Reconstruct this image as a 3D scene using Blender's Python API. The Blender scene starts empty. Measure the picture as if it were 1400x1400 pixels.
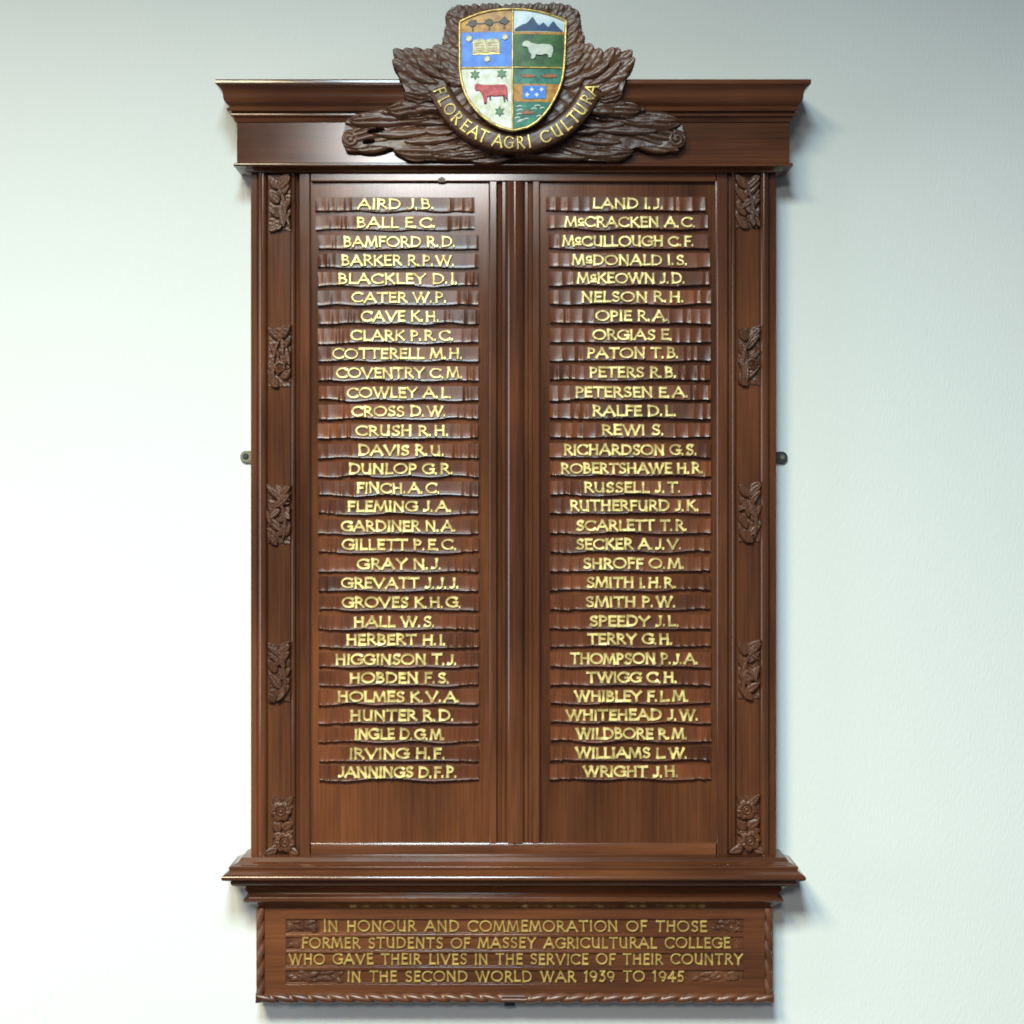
import bpy, bmesh, math, random
import numpy as np
from mathutils import Vector

C = bpy.context.scene.collection
scene = bpy.context.scene
U = 0.0014            # metres per drawing unit
D = 2300.0            # camera distance from the wall, drawing units
rnd = random.Random(7)

# ------------------------------------------------------------------ camera
cam_d = bpy.data.cameras.new('camera')
cam_d.sensor_width = 36.0
cam_d.lens = 36.0 * D / 1400.0
cam_d.clip_end = 100
cam = bpy.data.objects.new('camera', cam_d)
cam.location = (0, -D * U, 0)
cam.rotation_euler = (math.pi / 2, 0, 0)
C.objects.link(cam)
scene.camera = cam

# ------------------------------------------------------------------ world, lamps, exposure
world = bpy.data.worlds.new("World")
scene.world = world
world.use_nodes = True
wb = world.node_tree.nodes['Background']
wb.inputs['Color'].default_value = (0.80, 0.88, 1.0, 1)
wb.inputs['Strength'].default_value = 0.10

def ceiling_lamp(name, x0, x1, y0, y1, z, radiance, col, spread=180):
    l = bpy.data.lights.new(name, 'AREA')
    l.shape = 'RECTANGLE'
    l.size = (x1 - x0) * U
    l.size_y = (y1 - y0) * U
    l.energy = radiance * math.pi * l.size * l.size_y
    l.color = col
    l.spread = math.radians(spread)
    o = bpy.data.objects.new(name, l)
    o.location = ((x0 + x1) / 2 * U, -(y0 + y1) / 2 * U, z * U)
    C.objects.link(o)
    return o
# louvred ceiling fittings of the room, in front of the wall: one far row, whose reflection shows in the polish, two near ones
ceiling_lamp('ceiling_lamp', -760, -20, 4800, 6500, 1650, 42, (1.0, 0.985, 0.96))
ceiling_lamp('ceiling_lamp', -1300, -650, 2000, 3000, 1650, 66, (1.0, 0.90, 0.60), 150)
ceiling_lamp('ceiling_lamp', -460, 60, 1950, 2950, 1650, 82, (0.66, 0.90, 1.0), 150)

# tall daylit window in the left-hand side of the room
wl = bpy.data.lights.new('window_light', 'AREA')
wl.shape = 'RECTANGLE'; wl.size = 1300 * U; wl.size_y = 1700 * U; wl.color = (0.80, 0.86, 1.0)
wl.energy = 6 * math.pi * wl.size * wl.size_y
wo = bpy.data.objects.new('window_light', wl)
wo.location = (-3600 * U, -1250 * U, 100 * U); wo.rotation_euler = (math.pi / 2, 0, -math.pi / 2)
C.objects.link(wo)

scene.view_settings.view_transform = 'Standard'
scene.view_settings.look = 'None'
scene.view_settings.exposure = 0.0
scene.view_settings.gamma = 1.0
scene.view_settings.use_curve_mapping = False
scene.cycles.filter_width = 1.8

# ------------------------------------------------------------------ coordinates
def fx(px, d): return (px - 700.0) * (D - d) / D * U
def fz(py, d): return (700.0 - py) * (D - d) / D * U
def fy(d): return -d * U

# ------------------------------------------------------------------ materials
def node_mat(name):
    m = bpy.data.materials.new(name)
    m.use_nodes = True
    nt = m.node_tree
    return m, nt, nt.nodes['Principled BSDF']

def wood(name, axis='Z', base=(0.116, 0.0425, 0.0185), dark=(0.054, 0.0200, 0.0098), rough=0.125, spec=0.55, bump=0.10, streak=1.0):
    m, nt, b = node_mat(name)
    N, L = nt.nodes, nt.links
    tc = N.new('ShaderNodeTexCoord')
    oi = N.new('ShaderNodeObjectInfo')
    off = N.new('ShaderNodeVectorMath'); off.operation = 'ADD'
    sc = N.new('ShaderNodeVectorMath'); sc.operation = 'SCALE'; sc.inputs['Scale'].default_value = 7.0
    cmb = N.new('ShaderNodeCombineXYZ')
    for i in range(3): L.new(oi.outputs['Random'], cmb.inputs[i])
    L.new(cmb.outputs[0], sc.inputs[0])
    L.new(tc.outputs['Object'], off.inputs[0]); L.new(sc.outputs[0], off.inputs[1])
    def grain(along, across, detail, rough_):
        mp = N.new('ShaderNodeMapping')
        s = {'X': (along, across, across), 'Z': (across, across, along)}[axis]
        mp.inputs['Scale'].default_value = s
        L.new(off.outputs[0], mp.inputs['Vector'])
        n = N.new('ShaderNodeTexNoise'); n.inputs['Scale'].default_value = 1.0
        n.inputs['Detail'].default_value = detail; n.inputs['Roughness'].default_value = rough_
        L.new(mp.outputs[0], n.inputs['Vector'])
        return n
    broad = grain(0.7, 14, 3, 0.5)
    fine = grain(6, 260, 3, 0.6)
    pore = grain(30, 700, 2, 0.6)
    mix = N.new('ShaderNodeMath'); mix.operation = 'MULTIPLY_ADD'
    mix.inputs[1].default_value = 0.55
    L.new(fine.outputs['Fac'], mix.inputs[0])
    h = N.new('ShaderNodeMath'); h.operation = 'MULTIPLY'; h.inputs[1].default_value = 0.55
    L.new(broad.outputs['Fac'], h.inputs[0]); L.new(h.outputs[0], mix.inputs[2])
    cr = N.new('ShaderNodeValToRGB')
    cr.color_ramp.elements[0].position = 0.55 - 0.22 / max(streak, .01); cr.color_ramp.elements[0].color = (*dark, 1)
    cr.color_ramp.elements[1].position = 0.55 + 0.22 / max(streak, .01); cr.color_ramp.elements[1].color = (*[min(1, c * 1.25) for c in base], 1)
    e = cr.color_ramp.elements.new(0.55); e.color = (*[(a * .75 + b_ * .25) for a, b_ in zip(base, dark)], 1)
    L.new(mix.outputs[0], cr.inputs[0])
    # broad patches: redder, paler where the polish has worn, darker where it has built up
    pt = grain(2.2, 9, 4, 0.55)
    pr = N.new('ShaderNodeValToRGB')
    pr.color_ramp.elements[0].position = 0.34; pr.color_ramp.elements[0].color = (0.66, 0.62, 0.68, 1)
    pr.color_ramp.elements[1].position = 0.68; pr.color_ramp.elements[1].color = (1.42, 1.30, 1.15, 1)
    L.new(pt.outputs['Fac'], pr.inputs[0])
    mx = N.new('ShaderNodeMix'); mx.data_type = 'RGBA'; mx.blend_type = 'MULTIPLY'; mx.inputs['Factor'].default_value = 1.0
    L.new(cr.outputs[0], mx.inputs[6]); L.new(pr.outputs[0], mx.inputs[7])
    # each board was cut from different timber
    hv = N.new('ShaderNodeHueSaturation'); vr = N.new('ShaderNodeMapRange')
    vr.inputs['To Min'].default_value = 0.84; vr.inputs['To Max'].default_value = 1.14
    L.new(oi.outputs['Random'], vr.inputs['Value']); L.new(vr.outputs[0], hv.inputs['Value'])
    L.new(mx.outputs[2], hv.inputs['Color']); L.new(hv.outputs[0], b.inputs['Base Color'])
    b.inputs['Roughness'].default_value = rough
    b.inputs['Specular IOR Level'].default_value = spec
    # worn polish: gloss differs a little from place to place
    bl = N.new('ShaderNodeTexNoise'); bl.inputs['Scale'].default_value = 9.0; bl.inputs['Detail'].default_value = 4
    L.new(off.outputs[0], bl.inputs['Vector'])
    mr = N.new('ShaderNodeMapRange'); mr.inputs['To Min'].default_value = rough * .75; mr.inputs['To Max'].default_value = rough * 1.35
    L.new(bl.outputs['Fac'], mr.inputs['Value']); L.new(mr.outputs[0], b.inputs['Roughness'])
    bp = N.new('ShaderNodeBump'); bp.inputs['Strength'].default_value = bump; bp.inputs['Distance'].default_value = 0.00012
    L.new(pore.outputs['Fac'], bp.inputs['Height']); L.new(bp.outputs[0], b.inputs['Normal'])
    return m

M = {}
M['wood_v'] = wood('mahogany_upright', 'Z')
M['wood_h'] = wood('mahogany_level', 'X')
M['wood_panel'] = wood('mahogany_panel', 'Z', base=(0.118, 0.0425, 0.0170), dark=(0.060, 0.0215, 0.0092))
M['wood_bar'] = wood('mahogany_carved_bar', 'Z', base=(0.135, 0.044, 0.0180), dark=(0.052, 0.0180, 0.0100), rough=0.24, spec=.30, bump=.2)
M['wood_carve'] = wood('mahogany_carving', 'X', base=(0.094, 0.041, 0.020), dark=(0.038, 0.017, 0.010), rough=0.38, bump=.15)
M['wood_orn'] = wood('mahogany_ornament', 'Z', base=(0.105, 0.042, 0.0200), dark=(0.042, 0.0165, 0.0088), rough=0.36, spec=.35, bump=.15)

M['wood_rope'] = wood('mahogany_rope', 'X', base=(0.135, 0.050, 0.020), dark=(0.055, 0.019, 0.008), rough=0.33, bump=.1)

def gold(name, col, dull, metal=0.55, rough=0.36, scale=35):
    m, nt, b = node_mat(name)
    N, L = nt.nodes, nt.links
    tc = N.new('ShaderNodeTexCoord'); n = N.new('ShaderNodeTexNoise')
    oi = N.new('ShaderNodeObjectInfo'); ad = N.new('ShaderNodeVectorMath'); ad.operation = 'ADD'
    cmb = N.new('ShaderNodeCombineXYZ'); L.new(oi.outputs['Random'], cmb.inputs[0]); 
    mu = N.new('ShaderNodeVectorMath'); mu.operation = 'SCALE'; mu.inputs['Scale'].default_value = 9
    L.new(cmb.outputs[0], mu.inputs[0]); L.new(tc.outputs['Object'], ad.inputs[0]); L.new(mu.outputs[0], ad.inputs[1])
    n.inputs['Scale'].default_value = scale; n.inputs['Detail'].default_value = 4
    L.new(ad.outputs[0], n.inputs['Vector'])
    cr = N.new('ShaderNodeValToRGB')
    cr.color_ramp.elements[0].position = 0.40; cr.color_ramp.elements[0].color = (*dull, 1)
    cr.color_ramp.elements[1].position = 0.58; cr.color_ramp.elements[1].color = (*col, 1)
    L.new(n.outputs['Fac'], cr.inputs[0]); L.new(cr.outputs[0], b.inputs['Base Color'])
    b.inputs['Metallic'].default_value = metal; b.inputs['Roughness'].default_value = rough
    n2 = N.new('ShaderNodeTexNoise'); n2.inputs['Scale'].default_value = 400; n2.inputs['Detail'].default_value = 2
    L.new(ad.outputs[0], n2.inputs['Vector'])
    bp = N.new('ShaderNodeBump'); bp.inputs['Strength'].default_value = .25; bp.inputs['Distance'].default_value = .0008
    L.new(n2.outputs['Fac'], bp.inputs['Height']); L.new(bp.outputs[0], b.inputs['Normal'])
    return m
M['gold'] = gold('gilt_lettering', (0.88, 0.74, 0.30), (0.44, 0.33, 0.12), metal=.3, scale=60)
M['gold_dull'] = gold('gilt_inscription', (0.58, 0.41, 0.12), (0.42, 0.29, 0.085), metal=.35, rough=.45)
M['gold_motto'] = gold('gilt_motto', (0.84, 0.66, 0.21), (0.42, 0.30, 0.10), metal=.3, rough=.45, scale=25)
M['gold_rim'] = gold('gilt_rim', (0.72, 0.53, 0.17), (0.40, 0.27, 0.09), scale=60)

def paint(name, a, b_, scale=90, rough=0.4):
    m, nt, b = node_mat(name)
    N, L = nt.nodes, nt.links
    tc = N.new('ShaderNodeTexCoord'); n = N.new('ShaderNodeTexNoise')
    n.inputs['Scale'].default_value = scale; n.inputs['Detail'].default_value = 4
    L.new(tc.outputs['Object'], n.inputs['Vector'])
    cr = N.new('ShaderNodeValToRGB')
    cr.color_ramp.elements[0].position = 0.38; cr.color_ramp.elements[0].color = (*a, 1)
    cr.color_ramp.elements[1].position = 0.62; cr.color_ramp.elements[1].color = (*b_, 1)
    L.new(n.outputs['Fac'], cr.inputs[0]); L.new(cr.outputs[0], b.inputs['Base Color'])
    b.inputs['Roughness'].default_value = rough; b.inputs['Specular IOR Level'].default_value = .4
    bp = N.new('ShaderNodeBump'); bp.inputs['Strength'].default_value = .35; bp.inputs['Distance'].default_value = .001
    L.new(n.outputs['Fac'], bp.inputs['Height']); L.new(bp.outputs[0], b.inputs['Normal'])
    return m
M['p_gold'] = paint('ochre_paint', (0.36, 0.14, 0.02), (0.62, 0.32, 0.04))
M['p_blue'] = paint('blue_paint', (0.035, 0.19, 0.72), (0.075, 0.29, 0.86), 50)
M['p_white'] = paint('white_paint', (0.62, 0.63, 0.44), (0.86, 0.90, 0.88), 70)
M['p_sky'] = paint('pale_sky_paint', (0.55, 0.72, 0.80), (0.78, 0.88, 0.92), 60)
M['p_green'] = paint('dark_green_paint', (0.016, 0.070, 0.014), (0.045, 0.16, 0.028), 60)
M['p_sea'] = paint('sea_green_paint', (0.012, 0.115, 0.085), (0.045, 0.26, 0.18), 80)
M['p_navy'] = paint('navy_paint', (0.012, 0.055, 0.14), (0.025, 0.085, 0.21), 60)
M['p_tree'] = paint('black_green_paint', (0.012, 0.016, 0.012), (0.035, 0.030, 0.015), 120)
M['p_leaf'] = paint('leaf_green_paint', (0.05, 0.15, 0.06), (0.13, 0.27, 0.12), 120)
M['p_red'] = paint('red_paint', (0.40, 0.020, 0.035), (0.62, 0.075, 0.085), 120)
M['p_rust'] = paint('rust_paint', (0.25, 0.08, 0.03), (0.42, 0.15, 0.06), 120)
M['p_cream'] = paint('cream_paint', (0.48, 0.43, 0.22), (0.80, 0.76, 0.48), 120)
M['p_grey'] = paint('pale_grey_paint', (0.52, 0.58, 0.50), (0.68, 0.72, 0.62), 100)

m, nt, b = node_mat('aged_brass'); M['brass'] = m
b.inputs['Base Color'].default_value = (0.20, 0.19, 0.13, 1); b.inputs['Metallic'].default_value = .7; b.inputs['Roughness'].default_value = .45
m, nt, b = node_mat('dark_steel'); M['steel'] = m
b.inputs['Base Color'].default_value = (0.05, 0.055, 0.06, 1); b.inputs['Metallic'].default_value = .6; b.inputs['Roughness'].default_value = .4

def wall_mat():
    m, nt, b = node_mat('painted_wall')
    N, L = nt.nodes, nt.links
    tc = N.new('ShaderNodeTexCoord')
    mp = N.new('ShaderNodeMapping'); mp.inputs['Rotation'].default_value = (0, math.radians(32), 0); mp.inputs['Scale'].default_value = (260, 1, 80)
    L.new(tc.outputs['Object'], mp.inputs['Vector'])
    n = N.new('ShaderNodeTexNoise'); n.inputs['Scale'].default_value = 1.0; n.inputs['Detail'].default_value = 5
    L.new(mp.outputs[0], n.inputs['Vector'])
    bp = N.new('ShaderNodeBump'); bp.inputs['Strength'].default_value = .55; bp.inputs['Distance'].default_value = .0012
    L.new(n.outputs['Fac'], bp.inputs['Height']); L.new(bp.outputs[0], b.inputs['Normal'])
    n2 = N.new('ShaderNodeTexNoise'); n2.inputs['Scale'].default_value = 1.6; n2.inputs['Detail'].default_value = 3
    L.new(tc.outputs['Object'], n2.inputs['Vector'])
    cr = N.new('ShaderNodeValToRGB')
    cr.color_ramp.elements[0].color = (0.70, 0.725, 0.70, 1); cr.color_ramp.elements[1].color = (0.74, 0.76, 0.74, 1)
    L.new(n2.outputs['Fac'], cr.inputs[0]); L.new(cr.outputs[0], b.inputs['Base Color'])
    b.inputs['Roughness'].default_value = .75; b.inputs['Specular IOR Level'].default_value = .2
    return m
M['wall'] = wall_mat()

# ------------------------------------------------------------------ object helpers
WL = {}   # world position of each object's origin
def obj(name, verts, faces, mats, parent=None, smooth=None, fmats=None):
    """verts in world metres; the origin goes to the middle of the mesh"""
    v = np.asarray(verts, dtype=float)
    c = (v.min(0) + v.max(0)) / 2
    me = bpy.data.meshes.new(name)
    me.from_pydata((v - c).tolist(), [], faces if isinstance(faces, list) else faces.tolist())
    if not isinstance(mats, (list, tuple)): mats = [mats]
    for m in mats: me.materials.append(m)
    if fmats is not None: me.polygons.foreach_set('material_index', fmats)
    bm = bmesh.new(); bm.from_mesh(me); bmesh.ops.recalc_face_normals(bm, faces=bm.faces); bm.to_mesh(me); bm.free()
    if smooth:
        me.polygons.foreach_set('use_smooth', [True] * len(me.polygons))
        me.set_sharp_from_angle(angle=math.radians(smooth))
    me.update()
    o = bpy.data.objects.new(name, me)
    C.objects.link(o)
    o.parent = parent
    w = Vector(c)
    o.location = w - (WL[parent.name] if parent else Vector((0, 0, 0)))
    WL[o.name] = w
    return o

class MB:
    def __init__(s): s.v = []; s.f = []; s.m = []
    def add(s, v, f, mi=0):
        n = len(s.v); s.v += [tuple(p) for p in v]; s.f += [tuple(i + n for i in q) for q in f]; s.m += [mi] * len(f)
    def build(s, name, mats, parent=None, smooth=None):
        return obj(name, s.v, s.f, mats, parent, smooth, s.m)
    def box(s, x0, x1, y0, y1, d0, d1, mi=0, dr=None):
        dr = d1 if dr is None else dr
        X0, X1, Z0, Z1 = fx(x0, dr), fx(x1, dr), fz(y0, dr), fz(y1, dr)
        p = [(x, fy(d), z) for d in (d0, d1) for z in (Z0, Z1) for x in (X0, X1)]
        s.add(p, [(0, 1, 3, 2), (4, 6, 7, 5), (0, 4, 5, 1), (2, 3, 7, 6), (0, 2, 6, 4), (1, 5, 7, 3)], mi)

def extrude_vertical(prof, y0, y1, name, mat, parent, dref, smooth=35):
    """closed profile [(px, depth)], extruded from row y0 to y1"""
    n = len(prof); v = []
    for py in (y0, y1):
        for px, d in prof: v.append((fx(px, max(d, 30)), fy(d), fz(py, dref)))
    f = [(i, (i + 1) % n, n + (i + 1) % n, n + i) for i in range(n)]
    f += [tuple(range(n)), tuple(range(2 * n - 1, n - 1, -1))]
    return obj(name, v, f, mat, parent, smooth)

def sweep_moulding(prof, xl, xr, d0, name, mat, parent, smooth=30):
    """profile [(offset, py)] on the front at depth d0+offset, mitred returns at both ends to the wall; xl, xr in units (world) at offset 0"""
    v = []; n = len(prof)
    for o_, py in prof:
        d = d0 + o_; z = fz(py, d)
        v += [((xl - o_) * U, 0.0, z), ((xl - o_) * U, fy(d), z), ((xr + o_) * U, fy(d), z), ((xr + o_) * U, 0.0, z)]
    f = []
    for i in range(n - 1):
        for k in range(3):
            a = i * 4 + k; f.append((a, a + 1, a + 5, a + 4))
    # caps and back
    f.append((0, 3, 2, 1)); b0 = (n - 1) * 4; f.append((b0, b0 + 1, b0 + 2, b0 + 3))
    f.append(tuple([i * 4 for i in range(n)] + [i * 4 + 3 for i in range(n - 1, -1, -1)]))
    return obj(name, v, f, mat, parent, smooth)

def bead(cx, r, base, k=8, a0=180, a1=0, hz=None):
    hz = r if hz is None else hz
    return [(cx + r * math.cos(math.radians(a0 + (a1 - a0) * i / k)), base + hz * math.sin(math.radians(a0 + (a1 - a0) * i / k))) for i in range(k + 1)]

def heightfield(name, x0, x1, y0, y1, step, func, dback, dref, mat, parent, smooth=50):
    """relief: func(PX, PY) -> depth array (nan where there is nothing); a skirt runs back to dback (number or array func)"""
    nx = int(round((x1 - x0) / step)) + 1; ny = int(round((y1 - y0) / step)) + 1
    PX, PY = np.meshgrid(np.linspace(x0, x1, nx), np.linspace(y0, y1, ny))
    H = func(PX, PY)
    ok = ~np.isnan(H)
    cell = ok[:-1, :-1] & ok[1:, :-1] & ok[:-1, 1:] & ok[1:, 1:]
    used = np.zeros_like(ok)
    used[:-1, :-1] |= cell; used[1:, :-1] |= cell; used[:-1, 1:] |= cell; used[1:, 1:] |= cell
    idx = -np.ones(H.shape, int); nt_ = used.sum(); idx[used] = np.arange(nt_)
    s = (D - dref) / D * U
    DB = dback(PX, PY) if callable(dback) else np.full(H.shape, float(dback))
    top = np.stack([(PX[used] - 700) * s, -H[used] * U, (700 - PY[used]) * s], 1)
    bot = np.stack([(PX[used] - 700) * s, -DB[used] * U, (700 - PY[used]) * s], 1)
    jj, ii = np.nonzero(cell)
    q = np.stack([idx[jj, ii], idx[jj, ii + 1], idx[jj + 1, ii + 1], idx[jj + 1, ii]], 1)
    faces = [tuple(r) for r in q.tolist()]
    pad = np.pad(cell, 1)
    def side(j0, i0, j1, i1):
        a, b_ = idx[j0, i0], idx[j1, i1]
        faces.append((int(a), int(b_), int(b_ + nt_), int(a + nt_)))
    for j, i in zip(jj.tolist(), ii.tolist()):
        if not pad[j, i + 1]: side(j, i, j, i + 1)
        if not pad[j + 2, i + 1]: side(j + 1, i + 1, j + 1, i)
        if not pad[j + 1, i]: side(j + 1, i, j, i)
        if not pad[j + 1, i + 2]: side(j, i + 1, j + 1, i + 1)
    v = np.concatenate([top, bot])
    # drop unused back vertices
    keep = np.zeros(len(v), bool)
    for f in faces: keep[list(f)] = True
    mp = -np.ones(len(v), int); mp[keep] = np.arange(keep.sum())
    faces = [tuple(int(mp[k]) for k in f) for f in faces]
    return obj(name, v[keep], faces, mat, parent, smooth)

# ------------------------------------------------------------------ the wall
mb = MB()
mb.add([(-6, 0, -2.2), (6, 0, -2.2), (6, 0, 3.2), (-6, 0, 3.2), (-6, .2, -2.2), (6, .2, -2.2), (6, .2, 3.2), (-6, .2, 3.2)],
       [(0, 1, 2, 3), (4, 7, 6, 5), (0, 4, 5, 1), (3, 2, 6, 7), (0, 3, 7, 4), (1, 5, 6, 2)])
w = mb.build('wall', M['wall'])
w['kind'] = 'structure'; w['label'] = 'off-white painted wall behind the wooden memorial board'; w['category'] = 'wall'

# ------------------------------------------------------------------ the honour board
board = bpy.data.objects.new('honour_board', None)
board.location = (0, 0, fz(1371, 40)); C.objects.link(board)
board.empty_display_size = .1
WL[board.name] = Vector(board.location)
board['label'] = 'dark mahogany memorial board with gilded names and a painted shield on a white wall'
board['category'] = 'memorial board'

DS, DP = 45.0, 37.0                     # depth of the frame face, of the recessed panels
def mirror(p): return [(1404 - x, d) for x, d in p][::-1]
left_prof = ([(343, 2), (343, 42), (344, 43), (351, 43), (352, 40.5)] + bead(359, 6.2, 41, hz=6.5) +
             [(366, 40), (367, 41), (397, 41), (397.7, 40), (398.2, 43)] + bead(401, 2.8, 43.2, k=5, hz=2.5) +
             [(404.3, 42), (405, 38.5), (407.5, 38), (409, 40), (410, 45), (422.6, 45), (424, 43.8), (425, 37), (425, 2)])
extrude_vertical(left_prof, 236, 1169, 'pilaster', M['wood_v'], board, DS)
extrude_vertical(mirror(left_prof), 236, 1169, 'pilaster', M['wood_v'], board, DS)
mull = ([(668, 2), (668, 37), (669, 43.8), (670.4, 45), (678.3, 45), (679.5, 43), (680.5, 39), (685, 38.4), (686, 41.5), (687, 42.3), (690.6, 42.3), (691.6, 40.5)] +
        bead(704.5, 12, 41, k=14, hz=7.5) +
        [(717.2, 40.5), (718, 42), (721.5, 42), (722.3, 38.4), (727, 39), (728, 43), (729, 45), (736.4, 45), (737.8, 43.8), (738.8, 37), (738.8, 2)])
extrude_vertical(mull, 248.2, 1152.8, 'centre_mullion', M['wood_v'], board, DS)
def rail(y0, y1, up, name):
    # cross rail with a chamfer towards the panel
    pts = [(0, y0), (0, y1)]
    X0, X1 = fx(425.2, DS), fx(978.8, DS)
    if up: prof = [(2, y0), (45, y0), (45, y1 - 1.4), (43.8, y1), (34, y1 + .01), (2, y1 + .01)]
    else: prof = [(2, y0 - .01), (34, y0 - .01), (44.1, y0), (45, y0 + 1.8), (45, y1), (2, y1)]
    n = len(prof); v = [(X, fy(d), fz(py, DS)) for X in (X0, X1) for d, py in prof]
    f = [(i, (i + 1) % n, n + (i + 1) % n, n + i) for i in range(n)] + [tuple(range(n)), tuple(range(2 * n - 1, n - 1, -1))]
    obj(name, v, f, M['wood_h'], board, 30)
rail(236, 248, True, 'top_rail')
rail(1153, 1169, False, 'bottom_rail')
for a, b_ in ((424, 669.5), (737.5, 980)):
    mb = MB(); mb.box(a, b_, 247, 1154, 4, DP)
    mb.build('name_panel', M['wood_panel'], board)

mb = MB(); mb.box(599, 608.5, 243.6, 248.6, 40, 46.2); mb.box(602, 606, 241.8, 243.6, 44, 46.0)
mb.build('door_catch', M['wood_carve'], board)

# ---- entablature
XL, XR, DF = -365.8, 369.0, 62.0
fr = [(0, 166.5), (0, 222.5)]
sweep_moulding(fr, XL, XR, DF, 'frieze', M['wood_h'], board)
cor = [(2, 108.4), (24.2, 108.4), (24.5, 109), (24.5, 114), (23.8, 115), (23.0, 115.3)]
# cyma
for i in range(17):
    t = i / 16
    cor.append((23.0 - 13.8 * (t + .14 * math.sin(2 * math.pi * t)), 115.8 + 29 * t))
cor += [(8.6, 145.6), (9.3, 146.8), (11, 147.6), (11.6, 149.5), (11.0, 151.6), (9.0, 152.6), (6.2, 153.2), (6.0, 154.6),
        (7.0, 155.2), (7.4, 156.8), (6.9, 158.8), (4.2, 159.8), (3.2, 162), (2.8, 164), (2.5, 164.8), (2.2, 166.6), (0, 166.9)]
sweep_moulding(cor, XL, XR, DF, 'cornice', M['wood_h'], board)
arch = [(0, 222.3), (2.6, 222.6), (3.8, 223.4), (4.2, 225), (3.8, 227), (1.0, 228), (-3, 229.6), (-7, 231.8), (-9.5, 233.8), (-11, 235.6), (-13, 236.2)]
sweep_moulding(arch, XL, XR, DF, 'architrave', M['wood_h'], board)

# ---- ledge under the name doors
XL2, XR2 = -350.3, 354.6
k = .98
led = [(-8, 1167.4), (0, 1168), (9, 1171.6), (11, 1172.4), (14.2, 1178.2), (19, 1181.4), (22.4, 1183.6)]
led += [(24, 1184.2), (25.2, 1185.2), (25.6, 1186.6), (25.2, 1188.4), (24.6, 1189.6), (26, 1191.6), (29, 1194.4), (31.6, 1196.6), (33.4, 1198.6), (34.4, 1200.6), (34.4, 1202.4), (33.2, 1204), (30, 1204.8), (25, 1204.9), (-8, 1205)]
led = [(o * k, p) for o, p in led]
sweep_moulding(led, XL2, XR2, DS, 'ledge', M['wood_h'], board)
bed = [(-8, 1205.2), (23, 1205.2), (23, 1209), (22, 1209.8)]
for i in range(9):
    a = math.radians(90 * i / 8)
    bed.append((21 - 19.5 * math.sin(a), 1227 - 16 * math.cos(a)))
bed += [(2, 1228), (5.6, 1228.6), (8.4, 1230.2), (8.4, 1232), (7, 1233.4), (4, 1234.2), (1, 1235.6), (-2, 1238), (-5, 1240.8), (-9, 1241)]
sweep_moulding(bed, XL2, XR2, DS, 'bed_moulding', M['wood_h'], board)

# ---- dedication tablet with four sunk bands
bands = [(1256.6, 1275.6), (1280.6, 1298.2), (1302.8, 1320.4), (1326.4, 1344.2)]
DD = 38.0; DB_ = 35.4
xs = [362, 390.5, 1016.5, 1045.5]
ys = [1240]
for a, b_ in bands: ys += [a, b_]
ys.append(1360)
mb = MB()
for j in range(len(ys) - 1):
    for i in range(3):
        sunk = (i == 1 and j % 2 == 1)
        d = DB_ if sunk else DD
        P = lambda x, y, dd: (fx(x, DD), fy(dd), fz(y, DD))
        x0, x1, y0, y1 = xs[i], xs[i + 1], ys[j], ys[j + 1]
        mb.add([P(x0, y0, d), P(x1, y0, d), P(x1, y1, d), P(x0, y1, d)], [(0, 1, 2, 3)])
        if sunk:
            mb.add([P(x0, y0, d), P(x1, y0, d), P(x1, y1, d), P(x0, y1, d), P(x0, y0, DD), P(x1, y0, DD), P(x1, y1 + .4, DD - .7), P(x0, y1 + .4, DD - .7), P(x1, y1 + 1.9, DD + .05), P(x0, y1 + 1.9, DD + .05)],
                   [(0, 4, 5, 1), (2, 6, 7, 3), (7, 6, 8, 9), (0, 3, 7, 4), (1, 5, 6, 2)])
o = [(xs[0], ys[0]), (xs[-1], ys[0]), (xs[-1], ys[-1]), (xs[0], ys[-1])]
fr_ = [(fx(x, DD), fy(DD), fz(y, DD)) for x, y in o]; bk = [(fx(x, DD), fy(3), fz(y, DD)) for x, y in o]
mb.add(fr_ + bk, [(0, 4, 5, 1), (1, 5, 6, 2), (2, 6, 7, 3), (3, 7, 4, 0), (4, 7, 6, 5)])
ded = mb.build('dedication_tablet', M['wood_h'], board)

# ---- rope moulding round three sides of the tablet
def rope(x0, y0, x1, y1, r, d, hand, name, pitch=26.0, lobes=2):
    L_ = math.hypot(x1 - x0, y1 - y0); n = int(L_ / 1.3); ns = 20
    tx, ty = (x1 - x0) / L_, (y1 - y0) / L_
    v = []; f = []
    for i in range(n + 1):
        s_ = L_ * i / n
        for k_ in range(ns):
            th = 2 * math.pi * k_ / ns
            ph = (lobes * th - hand * 2 * math.pi * s_ / pitch)
            rr = r * (0.60 + 0.46 * abs(math.cos(ph / 2)) ** .6)
            u_ = rr * math.cos(th); w_ = rr * math.sin(th)
            px = x0 + tx * s_ - ty * u_; py = y0 + ty * s_ + tx * u_
            v.append((fx(px, d), fy(d + w_), fz(py, d)))
    for i in range(n):
        for k_ in range(ns):
            a = i * ns + k_; b2 = i * ns + (k_ + 1) % ns
            f.append((a, b2, b2 + ns, a + ns))
    f += [tuple(range(ns)), tuple(range(n * ns, n * ns + ns))]
    return v, f
mb = MB()
mb.box(349.8, 362.2, 1240, 1370.2, 2, 34, dr=38); mb.box(1045.4, 1057.6, 1240, 1370.2, 2, 34, dr=38); mb.box(362.2, 1045.4, 1358.6, 1370.2, 2, 34, dr=38)
mb.add(*rope(356.4, 1241, 356.4, 1368, 5.9, 36, -1, ''))
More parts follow.
